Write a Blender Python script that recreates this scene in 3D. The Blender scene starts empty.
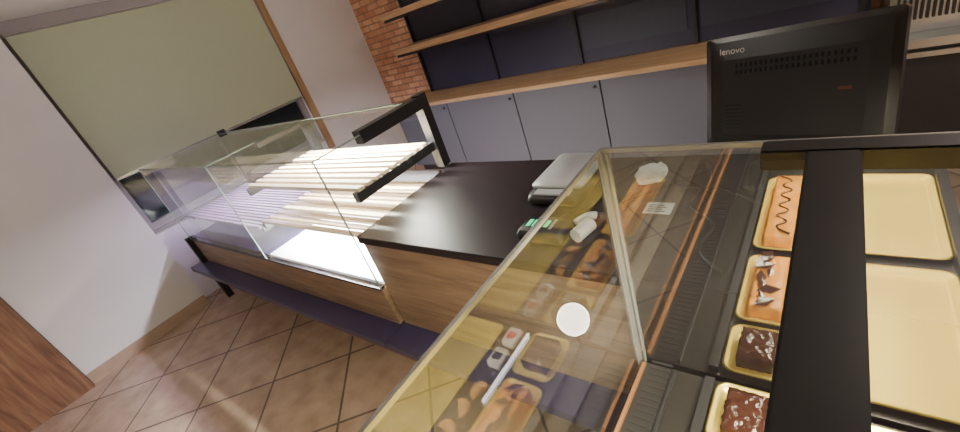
import bpy, bmesh, math, random
from mathutils import Vector, Matrix
random.seed(4)
C=bpy.context.scene.collection
# ---------------------------------------------------------------- materials
def mat(name):
    m=bpy.data.materials.new(name); m.use_nodes=True
    nt=m.node_tree; b=nt.nodes['Principled BSDF']; return m,nt,b
def plain(name,col,rough=.5,metal=0,emit=None,es=0,noise=0.0,nscale=20,bump=0,spec=.5):
    m,nt,b=mat(name)
    b.inputs['Base Color'].default_value=(*col,1); b.inputs['Roughness'].default_value=rough
    b.inputs['Metallic'].default_value=metal; b.inputs['Specular IOR Level'].default_value=spec
    if emit: b.inputs['Emission Color'].default_value=(*emit,1); b.inputs['Emission Strength'].default_value=es
    if noise or bump:
        tc=nt.nodes.new('ShaderNodeTexCoord'); n=nt.nodes.new('ShaderNodeTexNoise'); n.inputs['Scale'].default_value=nscale; n.inputs['Detail'].default_value=5
        nt.links.new(tc.outputs['Object'],n.inputs['Vector'])
        if noise:
            mx=nt.nodes.new('ShaderNodeMix'); mx.data_type='RGBA'
            mx.inputs[6].default_value=(*[c*(1-noise) for c in col],1); mx.inputs[7].default_value=(*[min(1,c*(1+noise)) for c in col],1)
            nt.links.new(n.outputs['Fac'],mx.inputs[0]); nt.links.new(mx.outputs[2],b.inputs['Base Color'])
        if bump:
            bp=nt.nodes.new('ShaderNodeBump'); bp.inputs['Strength'].default_value=bump; bp.inputs['Distance'].default_value=.01
            nt.links.new(n.outputs['Fac'],bp.inputs['Height']); nt.links.new(bp.outputs['Normal'],b.inputs['Normal'])
    return m
def wood(name,c1,c2,axis='X',rough=.45,scale=1.0):
    m,nt,b=mat(name); tc=nt.nodes.new('ShaderNodeTexCoord'); mp=nt.nodes.new('ShaderNodeMapping')
    s={'X':(1.2,14,14),'Y':(14,1.2,14),'Z':(14,14,1.2)}[axis]; mp.inputs['Scale'].default_value=[k*scale for k in s]
    n=nt.nodes.new('ShaderNodeTexNoise'); n.inputs['Scale'].default_value=2.2; n.inputs['Detail'].default_value=8; n.inputs['Distortion'].default_value=.6
    r=nt.nodes.new('ShaderNodeValToRGB'); r.color_ramp.elements[0].position=.35; r.color_ramp.elements[1].position=.65
    r.color_ramp.elements[0].color=(*c1,1); r.color_ramp.elements[1].color=(*c2,1)
    nt.links.new(tc.outputs['Object'],mp.inputs[0]); nt.links.new(mp.outputs[0],n.inputs['Vector']); nt.links.new(n.outputs['Fac'],r.inputs[0]); nt.links.new(r.outputs[0],b.inputs['Base Color'])
    b.inputs['Roughness'].default_value=rough; return m
def glass(name,base,tint=(.93,.97,.94)):
    m=bpy.data.materials.new(name); m.use_nodes=True; nt=m.node_tree; nt.nodes.clear()
    o=nt.nodes.new('ShaderNodeOutputMaterial'); mx=nt.nodes.new('ShaderNodeMixShader'); t=nt.nodes.new('ShaderNodeBsdfTransparent'); g=nt.nodes.new('ShaderNodeBsdfGlossy')
    t.inputs[0].default_value=(*tint,1); g.inputs['Roughness'].default_value=0.0; g.inputs[0].default_value=(1,1,1,1)
    lw=nt.nodes.new('ShaderNodeLayerWeight'); lw.inputs[0].default_value=.5
    p=nt.nodes.new('ShaderNodeMath'); p.operation='POWER'; p.inputs[1].default_value=4.5
    ma=nt.nodes.new('ShaderNodeMath'); ma.operation='MULTIPLY_ADD'; ma.inputs[1].default_value=1-base; ma.inputs[2].default_value=base
    nt.links.new(lw.outputs['Facing'],p.inputs[0]); nt.links.new(p.outputs[0],ma.inputs[0]); nt.links.new(ma.outputs[0],mx.inputs[0])
    nt.links.new(t.outputs[0],mx.inputs[1]); nt.links.new(g.outputs[0],mx.inputs[2]); nt.links.new(mx.outputs[0],o.inputs[0]); return m
def brick(name):
    m,nt,b=mat(name); tc=nt.nodes.new('ShaderNodeTexCoord'); mp=nt.nodes.new('ShaderNodeMapping'); mp.inputs['Rotation'].default_value=(math.pi/2,0,0)
    br=nt.nodes.new('ShaderNodeTexBrick'); br.inputs['Color1'].default_value=(.50,.22,.11,1); br.inputs['Color2'].default_value=(.74,.44,.26,1); br.inputs['Mortar'].default_value=(.34,.20,.13,1)
    br.inputs['Scale'].default_value=1; br.inputs['Brick Width'].default_value=.21; br.inputs['Row Height'].default_value=.075; br.inputs['Mortar Size'].default_value=.008; br.inputs['Bias'].default_value=0
    nt.links.new(tc.outputs['Object'],mp.inputs[0]); nt.links.new(mp.outputs[0],br.inputs['Vector'])
    n=nt.nodes.new('ShaderNodeTexNoise'); n.inputs['Scale'].default_value=9; nt.links.new(tc.outputs['Object'],n.inputs['Vector'])
    mx=nt.nodes.new('ShaderNodeMix'); mx.data_type='RGBA'; mx.blend_type='OVERLAY'; mx.inputs[0].default_value=.4
    nt.links.new(br.outputs['Color'],mx.inputs[6]); nt.links.new(n.outputs['Fac'],mx.inputs[7]); nt.links.new(mx.outputs[2],b.inputs['Base Color'])
    bp=nt.nodes.new('ShaderNodeBump'); bp.invert=True; bp.inputs['Strength'].default_value=.7; bp.inputs['Distance'].default_value=.01
    nt.links.new(br.outputs['Fac'],bp.inputs['Height']); nt.links.new(bp.outputs['Normal'],b.inputs['Normal']); b.inputs['Roughness'].default_value=.85; return m
def tile(name,size):
    m,nt,b=mat(name); tc=nt.nodes.new('ShaderNodeTexCoord'); mp=nt.nodes.new('ShaderNodeMapping'); mp.inputs['Rotation'].default_value=(0,0,math.radians(45)); mp.inputs['Location'].default_value=(.12,.05,0)
    br=nt.nodes.new('ShaderNodeTexBrick'); br.offset=0; br.inputs['Color1'].default_value=(.50,.36,.26,1); br.inputs['Color2'].default_value=(.43,.31,.22,1); br.inputs['Mortar'].default_value=(.13,.09,.07,1)
    br.inputs['Scale'].default_value=1; br.inputs['Brick Width'].default_value=size; br.inputs['Row Height'].default_value=size; br.inputs['Mortar Size'].default_value=.008
    nt.links.new(tc.outputs['Object'],mp.inputs[0]); nt.links.new(mp.outputs[0],br.inputs['Vector'])
    n=nt.nodes.new('ShaderNodeTexNoise'); n.inputs['Scale'].default_value=7; n.inputs['Detail'].default_value=8; nt.links.new(tc.outputs['Object'],n.inputs['Vector'])
    mx=nt.nodes.new('ShaderNodeMix'); mx.data_type='RGBA'; mx.blend_type='SOFT_LIGHT'; mx.inputs[0].default_value=.8
    nt.links.new(br.outputs['Color'],mx.inputs[6]); nt.links.new(n.outputs['Fac'],mx.inputs[7]); nt.links.new(mx.outputs[2],b.inputs['Base Color'])
    b.inputs['Roughness'].default_value=.4; return m
WHITE=plain('white_paint',(.80,.78,.77),.7,noise=.04,nscale=3,bump=.05)
CEIL=plain('ceiling_paint',(.4,.38,.38),.9)
TILE=tile('floor_tiles',.56)
BRICK=brick('brickwork')
BLIND=plain('blind_fabric',(.48,.54,.37),.9,noise=.05,nscale=60)
OAK=wood('oak_laminate',(.22,.14,.085),(.36,.24,.15),'X')
GOLDOAK=wood('worktop_oak',(.36,.22,.11),(.50,.33,.18),'X')
REDWOOD=wood('panel_wood',(.16,.075,.045),(.32,.17,.10),'Z')
TRIMW=wood('trim_wood',(.33,.2,.1),(.45,.3,.17),'Z')
DARK=plain('dark_laminate',(.020,.014,.018),.42,noise=.2,nscale=200,spec=.3)
BLACK=plain('black_steel',(.018,.018,.02),.35)
BLUEBLK=plain('ledge_laminate',(.06,.05,.12),.3)  # bluish purple sheen on the ledge is put into the base colour
GREY=plain('cabinet_grey',(.11,.115,.14),.5)
PANELD=plain('shelf_back',(.025,.024,.05),.45)
PANELE=plain('shelf_back_inset',(.04,.045,.07),.45)
STEEL=plain('stainless',(.55,.55,.56),.28,1)
DECK=plain('case_deck_steel',(.04,.037,.035),.35,.6)
WDECK=plain('white_deck',(.92,.92,.94),.4)
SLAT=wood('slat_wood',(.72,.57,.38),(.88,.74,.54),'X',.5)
SLATP=wood('slat_wood_purple_lit',(.40,.32,.38),(.60,.50,.58),'X',.5)  # same slat wood, darker, with the purple light mixed into its colour
EDGE=plain('glass_edge',(.30,.40,.36),.15)
SILV=plain('silver_joint',(.6,.62,.6),.25,.7)
GL=glass('case_glass',.08); GLF=glass('front_glass',.10); GLE=glass('end_glass',.40); WIN=plain('night_window',(.02,.03,.03),.08)
GOLD=plain('gold_tray',(1.0,.74,.17),.28,.6,noise=.05,nscale=8)
PVC=plain('window_frame',(.30,.28,.28),.4)
SKIRT=plain('skirting_tile',(.45,.33,.24),.4,noise=.15,nscale=12)
MON=plain('monitor_plastic',(.014,.012,.013),.28)
MON2=plain('monitor_slots',(.002,.002,.002),.8)
LOGO=plain('logo_grey',(.75,.75,.75),.4)
LIGHTG=plain('grey_plastic',(.42,.43,.45),.4)
PAPER=plain('paper',(.8,.8,.78),.7)
RED=plain('red_label',(.6,.05,.04),.5)
REDREFL=plain('painted_red_reflection',(.10,.02,.015),.5)  # colour of a reddish reflection painted on the monitor back
GREEN=plain('lcd_green',(.02,.15,.05),.3,emit=(.1,.8,.35),es=1.5)
CHOC=plain('chocolate_glaze',(.035,.012,.008),.12,noise=.3,nscale=15,bump=.3)
APRI=plain('apricot_cake',(.62,.24,.03),.3,noise=.6,nscale=12,bump=.5)
CREAM=plain('cream',(.85,.78,.6),.5)
CRUST=plain('pastry_crust',(.52,.27,.08),.5,noise=.4,nscale=30,bump=.5)
COPPER=plain('copper_strip',(.45,.2,.08),.35,.6)
LAMP=plain('lamp_glass',(1,1,1),.4,emit=(1,.93,.78),es=32)
TUBE=plain('tube_diffuser',(1,1,1),.4,emit=(1,.96,.9),es=9)
# ---------------------------------------------------------------- helpers
def link(o,parent=None):
    C.objects.link(o)
    if parent: o.parent=parent
    return o
def empty(name,loc=(0,0,0),parent=None):
    e=bpy.data.objects.new(name,None); e.empty_display_size=.1; C.objects.link(e); e.location=loc
    if parent: e.parent=parent
    return e
def meshobj(name,verts,faces,m,parent=None,smooth=False):
    me=bpy.data.meshes.new(name); me.from_pydata(verts,[],faces); me.update(); me.materials.append(m)
    if smooth:
        for p in me.polygons: p.use_smooth=True
    return link(bpy.data.objects.new(name,me),parent)
def box(name,x0,x1,y0,y1,z0,z1,m,parent=None,bev=0):
    bm=bmesh.new(); bmesh.ops.create_cube(bm,size=1)
    for v in bm.verts: v.co=Vector(((x0+x1)/2+v.co.x*(x1-x0),(y0+y1)/2+v.co.y*(y1-y0),(z0+z1)/2+v.co.z*(z1-z0)))
    if bev: bmesh.ops.bevel(bm,geom=bm.edges[:],offset=bev,segments=2,affect='EDGES')
    me=bpy.data.meshes.new(name); bm.to_mesh(me); bm.free(); me.materials.append(m)
    return link(bpy.data.objects.new(name,me),parent)
def boxes(name,lst,m,parent=None):
    vs=[];fs=[]
    for (x0,x1,y0,y1,z0,z1) in lst:
        k=len(vs); vs+=[(x,y,z) for x in(x0,x1) for y in(y0,y1) for z in(z0,z1)]
        fs+=[tuple(k+i for i in f) for f in((0,1,3,2),(4,6,7,5),(0,4,5,1),(2,3,7,6),(0,2,6,4),(1,5,7,3))]
    return meshobj(name,vs,fs,m,parent)
def quad(name,pts,m,parent=None): return meshobj(name,pts,[tuple(range(len(pts)))],m,parent)
def tube(name,pts,r,m,parent=None,smooth=True):
    cu=bpy.data.curves.new(name,'CURVE'); cu.dimensions='3D'; cu.bevel_depth=r; cu.bevel_resolution=3; cu.use_fill_caps=True
    s=cu.splines.new('NURBS' if smooth and len(pts)>2 else 'POLY'); s.points.add(len(pts)-1)
    for i,p in enumerate(pts): s.points[i].co=(*p,1)
    if smooth and len(pts)>2: s.use_endpoint_u=True; s.order_u=3
    cu.materials.append(m); return link(bpy.data.objects.new(name,cu),parent)
def rring(x0,x1,y0,y1,z,r,n=5):
    pts=[]
    for cx,cy,a0 in((x1-r,y1-r,0),(x0+r,y1-r,90),(x0+r,y0+r,180),(x1-r,y0+r,270)):
        for i in range(n+1):
            a=math.radians(a0+90*i/n); pts.append((cx+r*math.cos(a),cy+r*math.sin(a),z))
    return pts
def loft(name,rings,m,parent=None,caps=(True,True),smooth=True):
    n=len(rings[0]); vs=[p for r in rings for p in r]; fs=[]
    for k in range(len(rings)-1):
        for i in range(n): fs.append((k*n+i,k*n+(i+1)%n,(k+1)*n+(i+1)%n,(k+1)*n+i))
    if caps[0]: fs.append(tuple(range(n))[::-1])
    if caps[1]: fs.append(tuple((len(rings)-1)*n+i for i in range(n)))
    return meshobj(name,vs,fs,m,parent,smooth)
def tray(x0,x1,y0,y1,z,m=GOLD,name='serving_tray'):
    R=[]
    for ins,dz,r in((0,.022,.03),(-.006,.018,.034),(.002,.018,.03),(.014,.002,.02),(.02,0,.018),(.03,.001,.012)):
        R.append(rring(x0+ins,x1-ins,y0+ins,y1-ins,z+dz,max(.006,r)))
    return loft(name,R,m,None,(False,True))
# ---------------------------------------------------------------- room
box('floor',-5.3,2.6,-3.1,4.3,-.1,0,TILE)
box('ceiling',-5.3,2.6,-3.1,4.3,3.0,3.1,CEIL)
WY0,WY1,WZ0,WZ1=.74,2.84,.85,2.70
boxes('wall_left',[(-5.2,-5.0,-3,WY0,0,3),(-5.2,-5.0,WY1,4.1,0,3),(-5.2,-5.0,WY0,WY1,0,WZ0),(-5.2,-5.0,WY0,WY1,WZ1,3)],WHITE)
box('wall_back',-5.2,2.5,4.1,4.3,0,3,BRICK)
box('wall_right',2.5,2.6,-3,4.3,0,3,WHITE)
box('wall_front',-5.2,2.5,-3.1,-3,0,3,WHITE)
box('wall_pillar',-4.998,-4.8,-.31,.73,0,3,WHITE)
box('baseboard_pillar',-4.797,-4.785,-.31,.73,0,.11,SKIRT)
box('wall_panel_wood',-4.998,-4.74,-1.9,-.315,0,3,REDWOOD)
box('baseboard_left',-4.998,-4.985,2.95,4.09,0,.09,SKIRT)
w=empty('window_1')
boxes('frame',[(-5.1,-5.02,WY0,WY1,WZ0,WZ0+.06),(-5.1,-5.02,WY0,WY1,WZ1-.06,WZ1),(-5.1,-5.02,WY0,WY0+.06,WZ0+.06,WZ1-.06),(-5.1,-5.02,WY1-.06,WY1,WZ0+.06,WZ1-.06),(-5.1,-5.02,1.76,1.84,WZ0+.06,WZ1-.06)],PVC,w)
box('pane',-5.075,-5.07,WY0+.06,WY1-.06,WZ0+.06,WZ1-.06,WIN,w)
box('sill',-5.02,-4.96,WY0,WY1+.03,WZ0-.03,WZ0-.001,PVC,w)
boxes('trim_1',[(-4.998,-4.96,2.85,2.93,.7,3.0)],TRIMW)
b=empty('roller_blind')
box('fabric',-4.955,-4.95,.78,2.81,1.41,2.64,BLIND,b)
box('cassette',-4.99,-4.91,.76,2.83,2.64,2.74,PVC,b,.01)
box('bottom_bar',-4.965,-4.94,.78,2.81,1.385,1.41,SILV,b,.004)
tube('chain',[(-4.93,2.82,2.66),(-4.93,2.82,1.7)],.003,LIGHTG,b)
# ---------------------------------------------------------------- left display case
H=1.43; GB=.695; F=.9
d=empty('display_case')
X0,X1,XM=-4.6,-1.76,-3.05
quad('glass_front_1',[(X0,F,GB),(XM,F,GB),(XM,F,H),(X0,F,H)],GL,d)
quad('glass_front_2',[(XM+.01,F,GB),(X1,F,GB),(X1,F,H),(XM+.01,F,H)],GL,d)
quad('glass_top',[(X0,F,H),(X1,F,H),(X1,1.66,H),(X0,1.66,H)],GL,d)
quad('glass_end_left',[(X0,F,GB),(X0,1.64,GB),(X0,1.64,H),(X0,F,H)],GL,d)
quad('glass_end_right',[(X1,F,GB),(X1,1.64,GB),(X1,1.64,H),(X1,F,H)],GL,d)
quad('glass_divider',[(XM,F,GB),(XM,1.6,GB),(XM,1.6,H),(XM,F,H)],GL,d)
E=.003
boxes('glass_edges',[(X0,X1,F-E,F+E,H-E,H+E),(X1-E,X1+E,F-E,F+E,GB,H),(X0-E,X0+E,F-E,F+E,GB,H),(XM-E,XM+E,F-E,F+E,GB,H),(X1-E,X1+E,F,1.62,H-E,H+E),(X0-E,X0+E,F,1.62,H-E,H+E),(X0,X1,1.62,1.63,H-E,H+E),(XM-E,XM+E,F,1.62,H-E,H+E)],EDGE,d)
boxes('rear_frame',[(X1-.05,X1+.01,1.62,1.68,1.03,H+.03),(X0,X0+.05,1.62,1.68,.7,H+.03),(XM-.02,XM+.03,1.62,1.68,.7,H),(X0+.05,X1-.05,1.64,1.67,H-.03,H-.005),
 (X1-.05,X1+.01,1.18,1.62,H-.045,H+.02),(X0,X0+.05,1.18,1.62,H-.045,H-.005),(XM-.03,XM+.03,1.25,1.62,H-.04,H-.006)],BLACK,d)
boxes('shelf_arms',[(X1-.05,X1-.01,1.03,1.62,1.14,1.19),(XM+.02,XM+.05,1.03,1.62,1.14,1.19),(X1-.05,X1-.02,1.0,1.62,.90,.935),(XM+.02,XM+.05,1.0,1.62,.90,.935),(XM-.05,XM-.02,1.0,1.62,.86,.895),(X0+.06,X0+.09,1.0,1.62,.86,.895)],BLACK,d)
def slats(name,xa,xb,y0,y1,z,n,fr=.55,mt=None):
    p=(y1-y0)/n; boxes(name,[(xa,xb,y0+i*p,y0+i*p+p*fr,z,z+.018) for i in range(n)],mt or SLAT,d)
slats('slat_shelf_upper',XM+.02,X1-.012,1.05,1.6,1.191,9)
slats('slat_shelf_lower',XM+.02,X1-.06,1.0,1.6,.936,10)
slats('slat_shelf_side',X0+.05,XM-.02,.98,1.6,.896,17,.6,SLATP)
box('deck_white',XM+.02,X1-.01,.93,1.6,.70,.72,WDECK,d)
box('deck_side',X0+.02,XM-.02,.93,1.6,.70,.72,BLUEBLK,d)
boxes('back_panel',[(X0+.06,XM-.03,1.63,1.64,.73,1.0),(XM+.04,X1-.06,1.63,1.64,.73,1.0)],DARK,d)
box('fascia',X0,-1.765,.905,1.65,.44,.69,OAK,d)
box('bottom_rail',X0,-1.765,.895,.925,.685,.70,BLACK,d)
box('ledge',X0-.12,-1.765,.77,1.0,.39,.435,BLUEBLK,d,.003)
box('plinth',X0+.03,-1.765,.97,1.6,0,.388,OAK,d)
boxes('end_legs',[(X0-.05,X0-.005,.86,.92,0,GB+.02),(X0-.05,X0-.005,1.6,1.66,0,.7)],BLACK,d)
# ---------------------------------------------------------------- service counter
s=empty('service_counter')
box('worktop',-1.745,.5,.905,1.68,.985,1.025,DARK,s,.003)
box('body',-1.745,-.44,.925,1.62,.44,.984,OAK,s)
box('body_corner',-.438,.5,.925,1.62,.44,.984,DARK,s)  # shade put into the body colour so end-glass reflections stand out
box('ledge',-1.76,-.45,.77,1.0,.39,.435,BLUEBLK,s,.003)
box('plinth',-1.76,.5,1.0,1.6,0,.388,OAK,s)
# ---------------------------------------------------------------- foreground case
g=empty('display_case')
A,B=-.43,.34; YE=.895; YN=-1.3
quad('glass_front',[(A,YN,GB),(A,YE,GB),(A,YE,H),(A,YN,H)],GLF,g)
quad('glass_end',[(A,YE,GB),(B,YE,GB),(B,YE,H),(A,YE,H)],GLE,g)
quad('glass_top',[(A,YN,H),(-.032,YN,H),(-.032,YE,H),(A,YE,H)],GL,g)
boxes('glass_edges',[(A-.004,A+.004,YN,YE,H-.005,H+.005),(A-.005,A+.005,YE-.006,YE+.005,GB,H+.004),(A,.34,YE-.006,YE+.003,H-.004,H+.006),(A+.012,A+.017,YE-.006,YE+.002,GB,H),(A-.002,A+.002,YE-.024,YE-.018,GB,H)],SILV,g)
box('top_beam',-.032,.040,YN,YE-.06,H-.03,H+.012,BLACK,g,.003)
box('end_arm',-.10,B,YE-.055,YE-.008,H-.03,H+.010,BLACK,g,.003)
box('rear_post',B-.05,B,YE-.055,YE-.008,GB,H-.036,BLACK,g)
box('tray_fill_housing',.185,.235,-.4,YE-.06,H-.025,H,BLACK,g,.003)  # unseen housing added to cover the tray fill light
box('deck',A+.01,B,YN,YE-.01,GB-.02,GB+.005,DECK,g)
boxes('deck_slots',[(A+.035,A+.095,YN+.1+i*.022,YN+.108+i*.022,GB+.0055,GB+.0075) for i in range(96)],BLACK,g)
boxes('slot_rim',[(A+.105,A+.112,YN,YE-.02,GB+.005,GB+.02),(A+.19,A+.215,YN,YE-.02,GB+.005,GB+.03)],BLACK,g)
box('copper_trim',A+.012,A+.022,YN,YE-.02,GB+.005,GB+.016,COPPER,g)
box('rear_rail',B-.03,B,YN,YE-.06,GB+.005,GB+.05,BLACK,g)
box('base_body',A+.01,B,YN,YE-.005,.1,GB-.021,OAK,g)
box('base_plinth',A+.07,B-.05,YN+.05,YE-.03,0,.099,DARK,g)
ZT=GB+.008
tray(.075,.305,.32,.86,ZT); tray(.075,.305,-.28,.26,ZT)
tray(-.205,-.055,.33,.66,ZT); tray(-.205,-.055,.69,.87,ZT); tray(-.205,-.055,-.25,.28,ZT)
def slab(name,x0,x1,y0,y1,z,h,m,m2,kind):
    e=empty(name)
    bm=bmesh.new(); nx,ny=10,18
    grid=[[None]*(ny+1) for _ in range(nx+1)]
    for i in range(nx+1):
        for j in range(ny+1):
            u,v=i/nx,j/ny; edge=min(u,1-u,v,1-v)
            zz=z+h*(.86+.14*min(1,edge*7))+random.uniform(-.005,.005)*(edge>0)
            grid[i][j]=bm.verts.new((x0+(x1-x0)*u+random.uniform(-.002,.002),y0+(y1-y0)*v+random.uniform(-.002,.002),zz))
    for i in range(nx):
        for j in range(ny): bm.faces.new((grid[i][j],grid[i+1][j],grid[i+1][j+1],grid[i][j+1]))
    be=[ed for ed in bm.edges if ed.is_boundary]
    r=bmesh.ops.extrude_edge_only(bm,edges=be)
    for v in r['geom']:
        if isinstance(v,bmesh.types.BMVert): v.co.z=z
    for f in bm.faces: f.smooth=True
    me=bpy.data.meshes.new('body'); bm.to_mesh(me); bm.free(); me.materials.append(m); link(bpy.data.objects.new('body',me),e)
    if kind=='shards':
        for i in range(9):
            cx=random.uniform(x0+.02,x1-.03); cy=y0+(y1-y0)*(i+.5)/9; a=random.uniform(0,3); q=random.uniform(.02,.036)
            p=[(cx+q*math.cos(a+t)*f,cy+q*math.sin(a+t)*f,z+h+.004+.012*k) for t,f,k in((0,1,0),(1.2,.5,1),(3.1,1.1,.3),(4.6,.45,0))]
            meshobj('shard',p,[(0,1,2,3)],m2,e)
    elif kind=='drizzle':
        tube('drizzle',[(x0+(x1-x0)*(.15+.7*(i%2)),y0+(y1-y0)*(i+.5)/12,z+h+.002) for i in range(12)],.0035,m2,e)
    return e
slab('apricot_cake',-.175,-.085,.36,.63,ZT+.003,.05,APRI,CHOC,'shards')
slab('chocolate_cake',-.175,-.085,.72,.84,ZT+.003,.05,CHOC,CREAM,'none')
slab('glazed_cake',-.175,-.085,-.22,.25,ZT+.003,.05,APRI,CHOC,'drizzle')
tray(-.045,.065,.1,.87,ZT,DECK)
pm=empty('croissants')
def croissant(cx,cy,z,a,s=.045):
    rings=[];N=14
    for k in range(N+1):
        t=-1+2*k/N; ang=t*1.25; R=s*.75; rad=s*.36*(1-abs(t)**2.2)*(1+.13*math.cos(k*math.pi))+.003
        c=Vector((R*math.sin(ang),R*(math.cos(ang)-1),s*.4)); tn=Vector((math.cos(ang),-math.sin(ang),0)); nn=Vector((-tn.y,tn.x,0))
        rings.append([tuple(c+nn*rad*math.cos(q*math.pi/5)+Vector((0,0,1))*rad*.9*math.sin(q*math.pi/5)) for q in range(10)])
    o=loft('croissant',rings,CRUST,pm); o.location=(cx,cy,z); o.rotation_euler=(0,0,a)
for i in range(5): croissant(.01+random.uniform(-.01,.01),.28+i*.075,ZT+.006,random.uniform(-1.5,1.5))
for i,yy in enumerate((.68,.78)):
    e=empty('packaged_biscuits')
    loft('pack',[rring(-.015,.035,yy,yy+.07,ZT+.003,.006),rring(-.018,.038,yy-.004,yy+.074,ZT+.02,.01),rring(-.015,.035,yy,yy+.07,ZT+.038,.006)],PAPER,e)
    box('label',-.007,.027,yy+.018,yy+.05,ZT+.0385,ZT+.0395,RED if i else DARK,e)
e=empty('round_cake')
loft('body',[[(.01+.04*math.cos(t*math.pi/12)*f,.19+.04*math.sin(t*math.pi/12)*f,ZT+.003+zz) for t in range(24)] for f,zz in((.95,0),(1,.01),(1,.035),(.9,.042))],CRUST,e)
boxes('toppings',[(.01+.025*math.cos(t*.8)-.006,.01+.025*math.cos(t*.8)+.006,.19+.025*math.sin(t*.8)-.006,.19+.025*math.sin(t*.8)+.006,ZT+.045,ZT+.055) for t in range(8)],CHOC,e)
# ---------------------------------------------------------------- things on the counter
ZC=1.026
e=empty('weighing_scale')
loft('base',[rring(-.96,-.74,1.26,1.60,ZC,.02),rring(-.97,-.73,1.25,1.61,ZC+.02,.03),rring(-.96,-.74,1.26,1.60,ZC+.045,.03)],BLACK,e)
loft('platform',[rring(-.965,-.735,1.31,1.61,ZC+.05,.02),rring(-.965,-.735,1.31,1.61,ZC+.062,.02)],LIGHTG,e)
box('keypad',-.93,-.77,1.262,1.305,ZC+.045,ZC+.052,LIGHTG,e,.002)
e=empty('payment_terminal')
loft('body',[rring(-.87,-.69,1.01,1.12,ZC,.015),rring(-.87,-.69,1.01,1.12,ZC+.03,.015),rring(-.86,-.71,1.02,1.115,ZC+.045,.012)],BLACK,e)
boxes('display_digits',[(-.845+i*.024,-.829+i*.024,1.05,1.092,ZC+.0455,ZC+.0465) for i in range(4)],GREEN,e)
boxes('keys',[(-.745+.0,-.735,1.04+i*.016,1.05+i*.016,ZC+.0455,ZC+.049) for i in range(4)],LIGHTG,e)
tube('cable',[(-.78,1.12,ZC+.01),(-.78,1.2,ZC+.006),(-.68,1.25,ZC+.006),(-.66,1.4,ZC+.006),(-.6,1.6,ZC+.006)],.004,BLACK,e)
tube('receipt_roll',[(-.645,1.04,ZC+.026),(-.625,1.12,ZC+.026)],.025,PAPER,e,False)
tube('receipt_strip',[(-.68,1.12,ZC+.022),(-.66,1.16,ZC+.035),(-.63,1.18,ZC+.02)],.014,PAPER,e)
e=empty('price_tag')
box('card',-.49,-.40,1.24,1.31,ZC,ZC+.002,PAPER,e)
boxes('print_lines',[(-.48,-.42-.01*(i%2),1.25+i*.013,1.256+i*.013,ZC+.0021,ZC+.0026) for i in range(4)],BLACK,e)
bm=bmesh.new(); bmesh.ops.create_icosphere(bm,subdivisions=3,radius=.05)
for v in bm.verts:
    k=1+random.uniform(-.22,.18); v.co=Vector((v.co.x*k*1.1,v.co.y*k*1.5,max(-.018,v.co.z*k*.5)))
me=bpy.data.meshes.new('crumpled_paper'); bm.to_mesh(me); bm.free(); me.materials.append(PAPER); o=link(bpy.data.objects.new('crumpled_paper',me)); o.location=(-.53,1.49,ZC+.02)
tube('power_cable',[(-.36,1.6,ZC+.006),(-.3,1.45,ZC+.006),(-.38,1.3,ZC+.006),(-.24,1.2,ZC+.006),(-.3,1.05,ZC+.006),(-.2,.97,ZC+.006)],.005,BLACK)
tube('power_cable',[(-.6,1.62,ZC+.006),(-.45,1.4,ZC+.006),(-.25,1.42,ZC+.006),(-.15,1.3,ZC+.006)],.004,BLACK)
# monitor (turned slightly on its stand)
mo=empty('computer_monitor')
m=empty('panel',(-.10,1.50,1.33),mo); m.rotation_euler=(math.radians(-14),math.radians(-4.5),math.radians(-18))
mx0,mx1,mz0,mz1,my=-.245,.24,-.18,.165,0
def ringY(x0,x1,z0,z1,y,r): return [(p[0],y,p[1]) for p in rring(x0,x1,z0,z1,0,r)]
loft('housing',[ringY(mx0,mx1,mz0,mz1,my+.012,.01),ringY(mx0,mx1,mz0,mz1,my-.012,.012),ringY(mx0+.02,mx1-.02,mz0+.02,mz1-.015,my-.022,.02),ringY(mx0+.06,mx1-.06,mz0+.04,mz1-.07,my-.026,.02)],MON,m,smooth=False)
box('screen',mx0+.015,mx1-.015,my+.0125,my+.014,mz0+.02,mz1-.015,WIN,m)
boxes('vent_slots',[(mx0+.1+i*.014,mx0+.106+i*.014,my-.0275,my-.0262,mz1-.095-.02*j,mz1-.083-.02*j) for i in range(22) for j in range(2)],MON2,m)
boxes('vent_slots_side',[(mx0+.07,mx0+.12,my-.0275,my-.0262,mz0+.06+.012*j,mz0+.066+.012*j) for j in range(7)],MON2,m)
box('red_reflection_patch',.12,.15,my-.0275,my-.0262,-.02,-.012,REDREFL,m)  # painted patch standing in for a dim red reflection
cu=bpy.data.curves.new('logo','FONT'); cu.body='lenovo'; cu.size=.028; cu.extrude=.0004; cu.materials.append(LOGO)
lo=link(bpy.data.objects.new('logo',cu),m); lo.location=(mx0+.05,my-.0262,mz1-.052); lo.rotation_euler=(math.pi/2,0,0)
box('stand_neck',-.14,-.07,1.51,1.54,ZC+.01,1.22,BLACK,mo,.004)
loft('stand_foot',[rring(-.22,.01,1.40,1.62,ZC,.03),rring(-.21,.0,1.41,1.61,ZC+.012,.03)],BLACK,mo)
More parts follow.
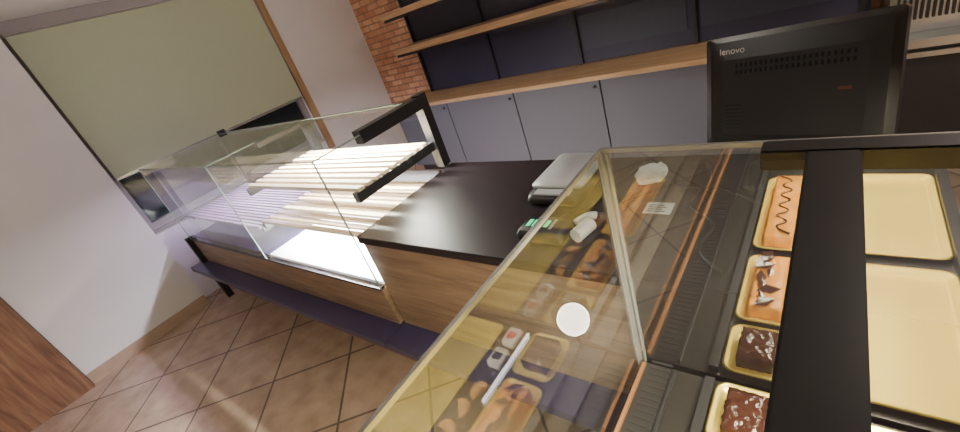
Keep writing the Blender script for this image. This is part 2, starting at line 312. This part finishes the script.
# ---------------------------------------------------------------- back counter + shelves
k=empty('base_cabinet')
box('worktop',-4.3,.15,3.44,4.08,.885,.925,GOLDOAK,k,.003)
box('carcass',-4.28,.13,3.52,4.08,.1,.884,BLACK,k)
box('plinth',-4.25,.1,3.58,4.05,0,.099,BLACK,k)
xs=[-4.28,-3.38,-2.47,-1.57,-.67,.13]
for i in range(5):
    box('door',xs[i]+.006,xs[i+1]-.006,3.498,3.518,.11,.875,GREY,k,.002)
    tube('knob',[(xs[i+1]-.05,3.498,.82),(xs[i+1]-.05,3.478,.82)],.012,BLACK,k,False)
sh=empty('bakery_wall_shelf')
box('back_panel',-3.96,.15,3.93,3.97,.93,2.9,PANELD,sh)
SZ=(1.50,1.88,2.26,2.64)
for z in SZ:
    box('board',-3.95,.15,3.6,3.925,z,z+.035,GOLDOAK,sh,.002)
    box('board_trim',-3.95,.15,3.585,3.599,z-.05,z+.0,BLACK,sh)
    box('board_lip',-3.95,.15,3.55,3.584,z-.02,z+.04,GOLDOAK,sh)
boxes('uprights',[(x,x+.025,3.9,3.929,.93,2.9) for x in(-3.95,-2.9,-1.9,-.9,.1)],BLACK,sh)
boxes('brackets',[(x,x+.02,3.62,3.9,z-.04,z-.002) for x in(-3.95,-2.9,-1.9,-.9,.1) for z in SZ],BLACK,sh)
boxes('grey_insets',[(x+.05,x+.95,3.922,3.929,z,z+.3) for x in(-1.9,-.9) for z in(1.56,1.95,1.05)],PANELE,sh)
r=empty('refrigerated_counter')
box('body',.2,2.0,3.45,4.08,.05,.80,BLACK,r)
box('worktop',.18,2.02,3.40,4.08,.801,.85,STEEL,r,.005)
box('housing',.22,2.0,3.55,4.06,.851,1.25,STEEL,r,.01)
boxes('grille',[(.25+i*.025,.262+i*.025,3.53,3.549,.93,1.22) for i in range(66)],BLACK,r)
boxes('door_frames',[(.22+i*.6,.22+i*.6+.57,3.43,3.449,z,z+.03) for i in range(3) for z in(.10,.74)]+[(.22+i*.6+j,.22+i*.6+j+.03,3.43,3.449,.131,.739) for i in range(3) for j in(0,.54)],STEEL,r)
boxes('feet',[(x,x+.04,3.5,3.54,0,.05) for x in(.25,1.9)],STEEL,r)
# lamps
def point(name,loc,en,col,rad):
    l=bpy.data.lights.new(name,'POINT'); l.energy=en; l.color=col; l.shadow_soft_size=rad
    o=link(bpy.data.objects.new(name,l)); o.location=loc; return o
def lamp(x,y):
    e=empty('ceiling_lamp')
    tube('rod',[(x,y,2.999),(x,y,2.88)],.008,BLACK,e,False)
    tube('cap',[(x,y,2.9),(x,y,2.885)],.035,BLACK,e,False)
    bm=bmesh.new(); bmesh.ops.create_uvsphere(bm,u_segments=24,v_segments=16,radius=.09)
    for f in bm.faces: f.smooth=True
    me=bpy.data.meshes.new('globe'); bm.to_mesh(me); bm.free(); me.materials.append(LAMP); o=link(bpy.data.objects.new('globe',me),e); o.location=(x,y,2.79)
for x,y in((-1.1,1.53),(-3.2,2.6),(-2.9,-1.0)): lamp(x,y)
e=empty('tube_light')
box('housing',-1.45,-1.39,.92,1.49,2.96,2.999,STEEL,e)
box('diffuser',-1.43,-1.41,.94,1.47,2.94,2.959,TUBE,e,.005)
def area(name,loc,size,en,col,rot=(0,0,0),sy=None):
    l=bpy.data.lights.new(name,'AREA'); l.energy=en; l.color=col; l.size=size
    if sy: l.shape='RECTANGLE'; l.size_y=sy
    o=link(bpy.data.objects.new(name,l)); o.location=loc; o.rotation_euler=rot; return o
point('lamp_light_1',(-1.1,1.53,2.79),42,(1,.90,.80),.092)
point('lamp_light_2',(-3.2,2.6,2.79),72,(1,.90,.80),.092)
point('lamp_light_3',(-2.9,-1.0,2.79),135,(1,.93,.88),.092)
area('ceiling_light_4',(.9,2.4,2.95),.5,45,(1,.9,.8))
area('case_led',(.004,-.2,H-.035),.04,42,(1,.90,.68),sy=1.8)
area('tray_fill_light',(.21,.25,H-.03),.03,44,(1,.90,.66),sy=1.1)  # fill light added to brighten the gold trays
area('shelf_led_1',(-2.4,1.45,H-.05),1.15,120,(1,.95,.84),sy=.03)
area('shelf_led_2',(-2.4,1.2,.93),1.15,130,(.97,.97,1),sy=.03)
area('shelf_led_3',(-3.8,1.45,H-.05),1.15,40,(.72,.55,1),sy=.03)
wd=bpy.data.worlds.new('World'); bpy.context.scene.world=wd; wd.use_nodes=True; wd.node_tree.nodes['Background'].inputs[0].default_value=(.5,.48,.55,1); wd.node_tree.nodes['Background'].inputs[1].default_value=.1
# ---------------------------------------------------------------- camera
cd=bpy.data.cameras.new('camera'); cam=link(bpy.data.objects.new('camera',cd)); cd.sensor_width=36; cd.lens=36*424.9/960; cd.clip_start=.01
r0=Vector((.7745,.5538,-.3059)); r1=Vector((.0569,-.5425,-.8382)); r2=Vector((-.6301,.6317,-.4516))
M=Matrix.Identity(4)
for i in range(3): M[i][0]=r0[i]; M[i][1]=-r1[i]; M[i][2]=-r2[i]
M[2][3]=1.85; cam.matrix_world=M
bpy.context.scene.camera=cam
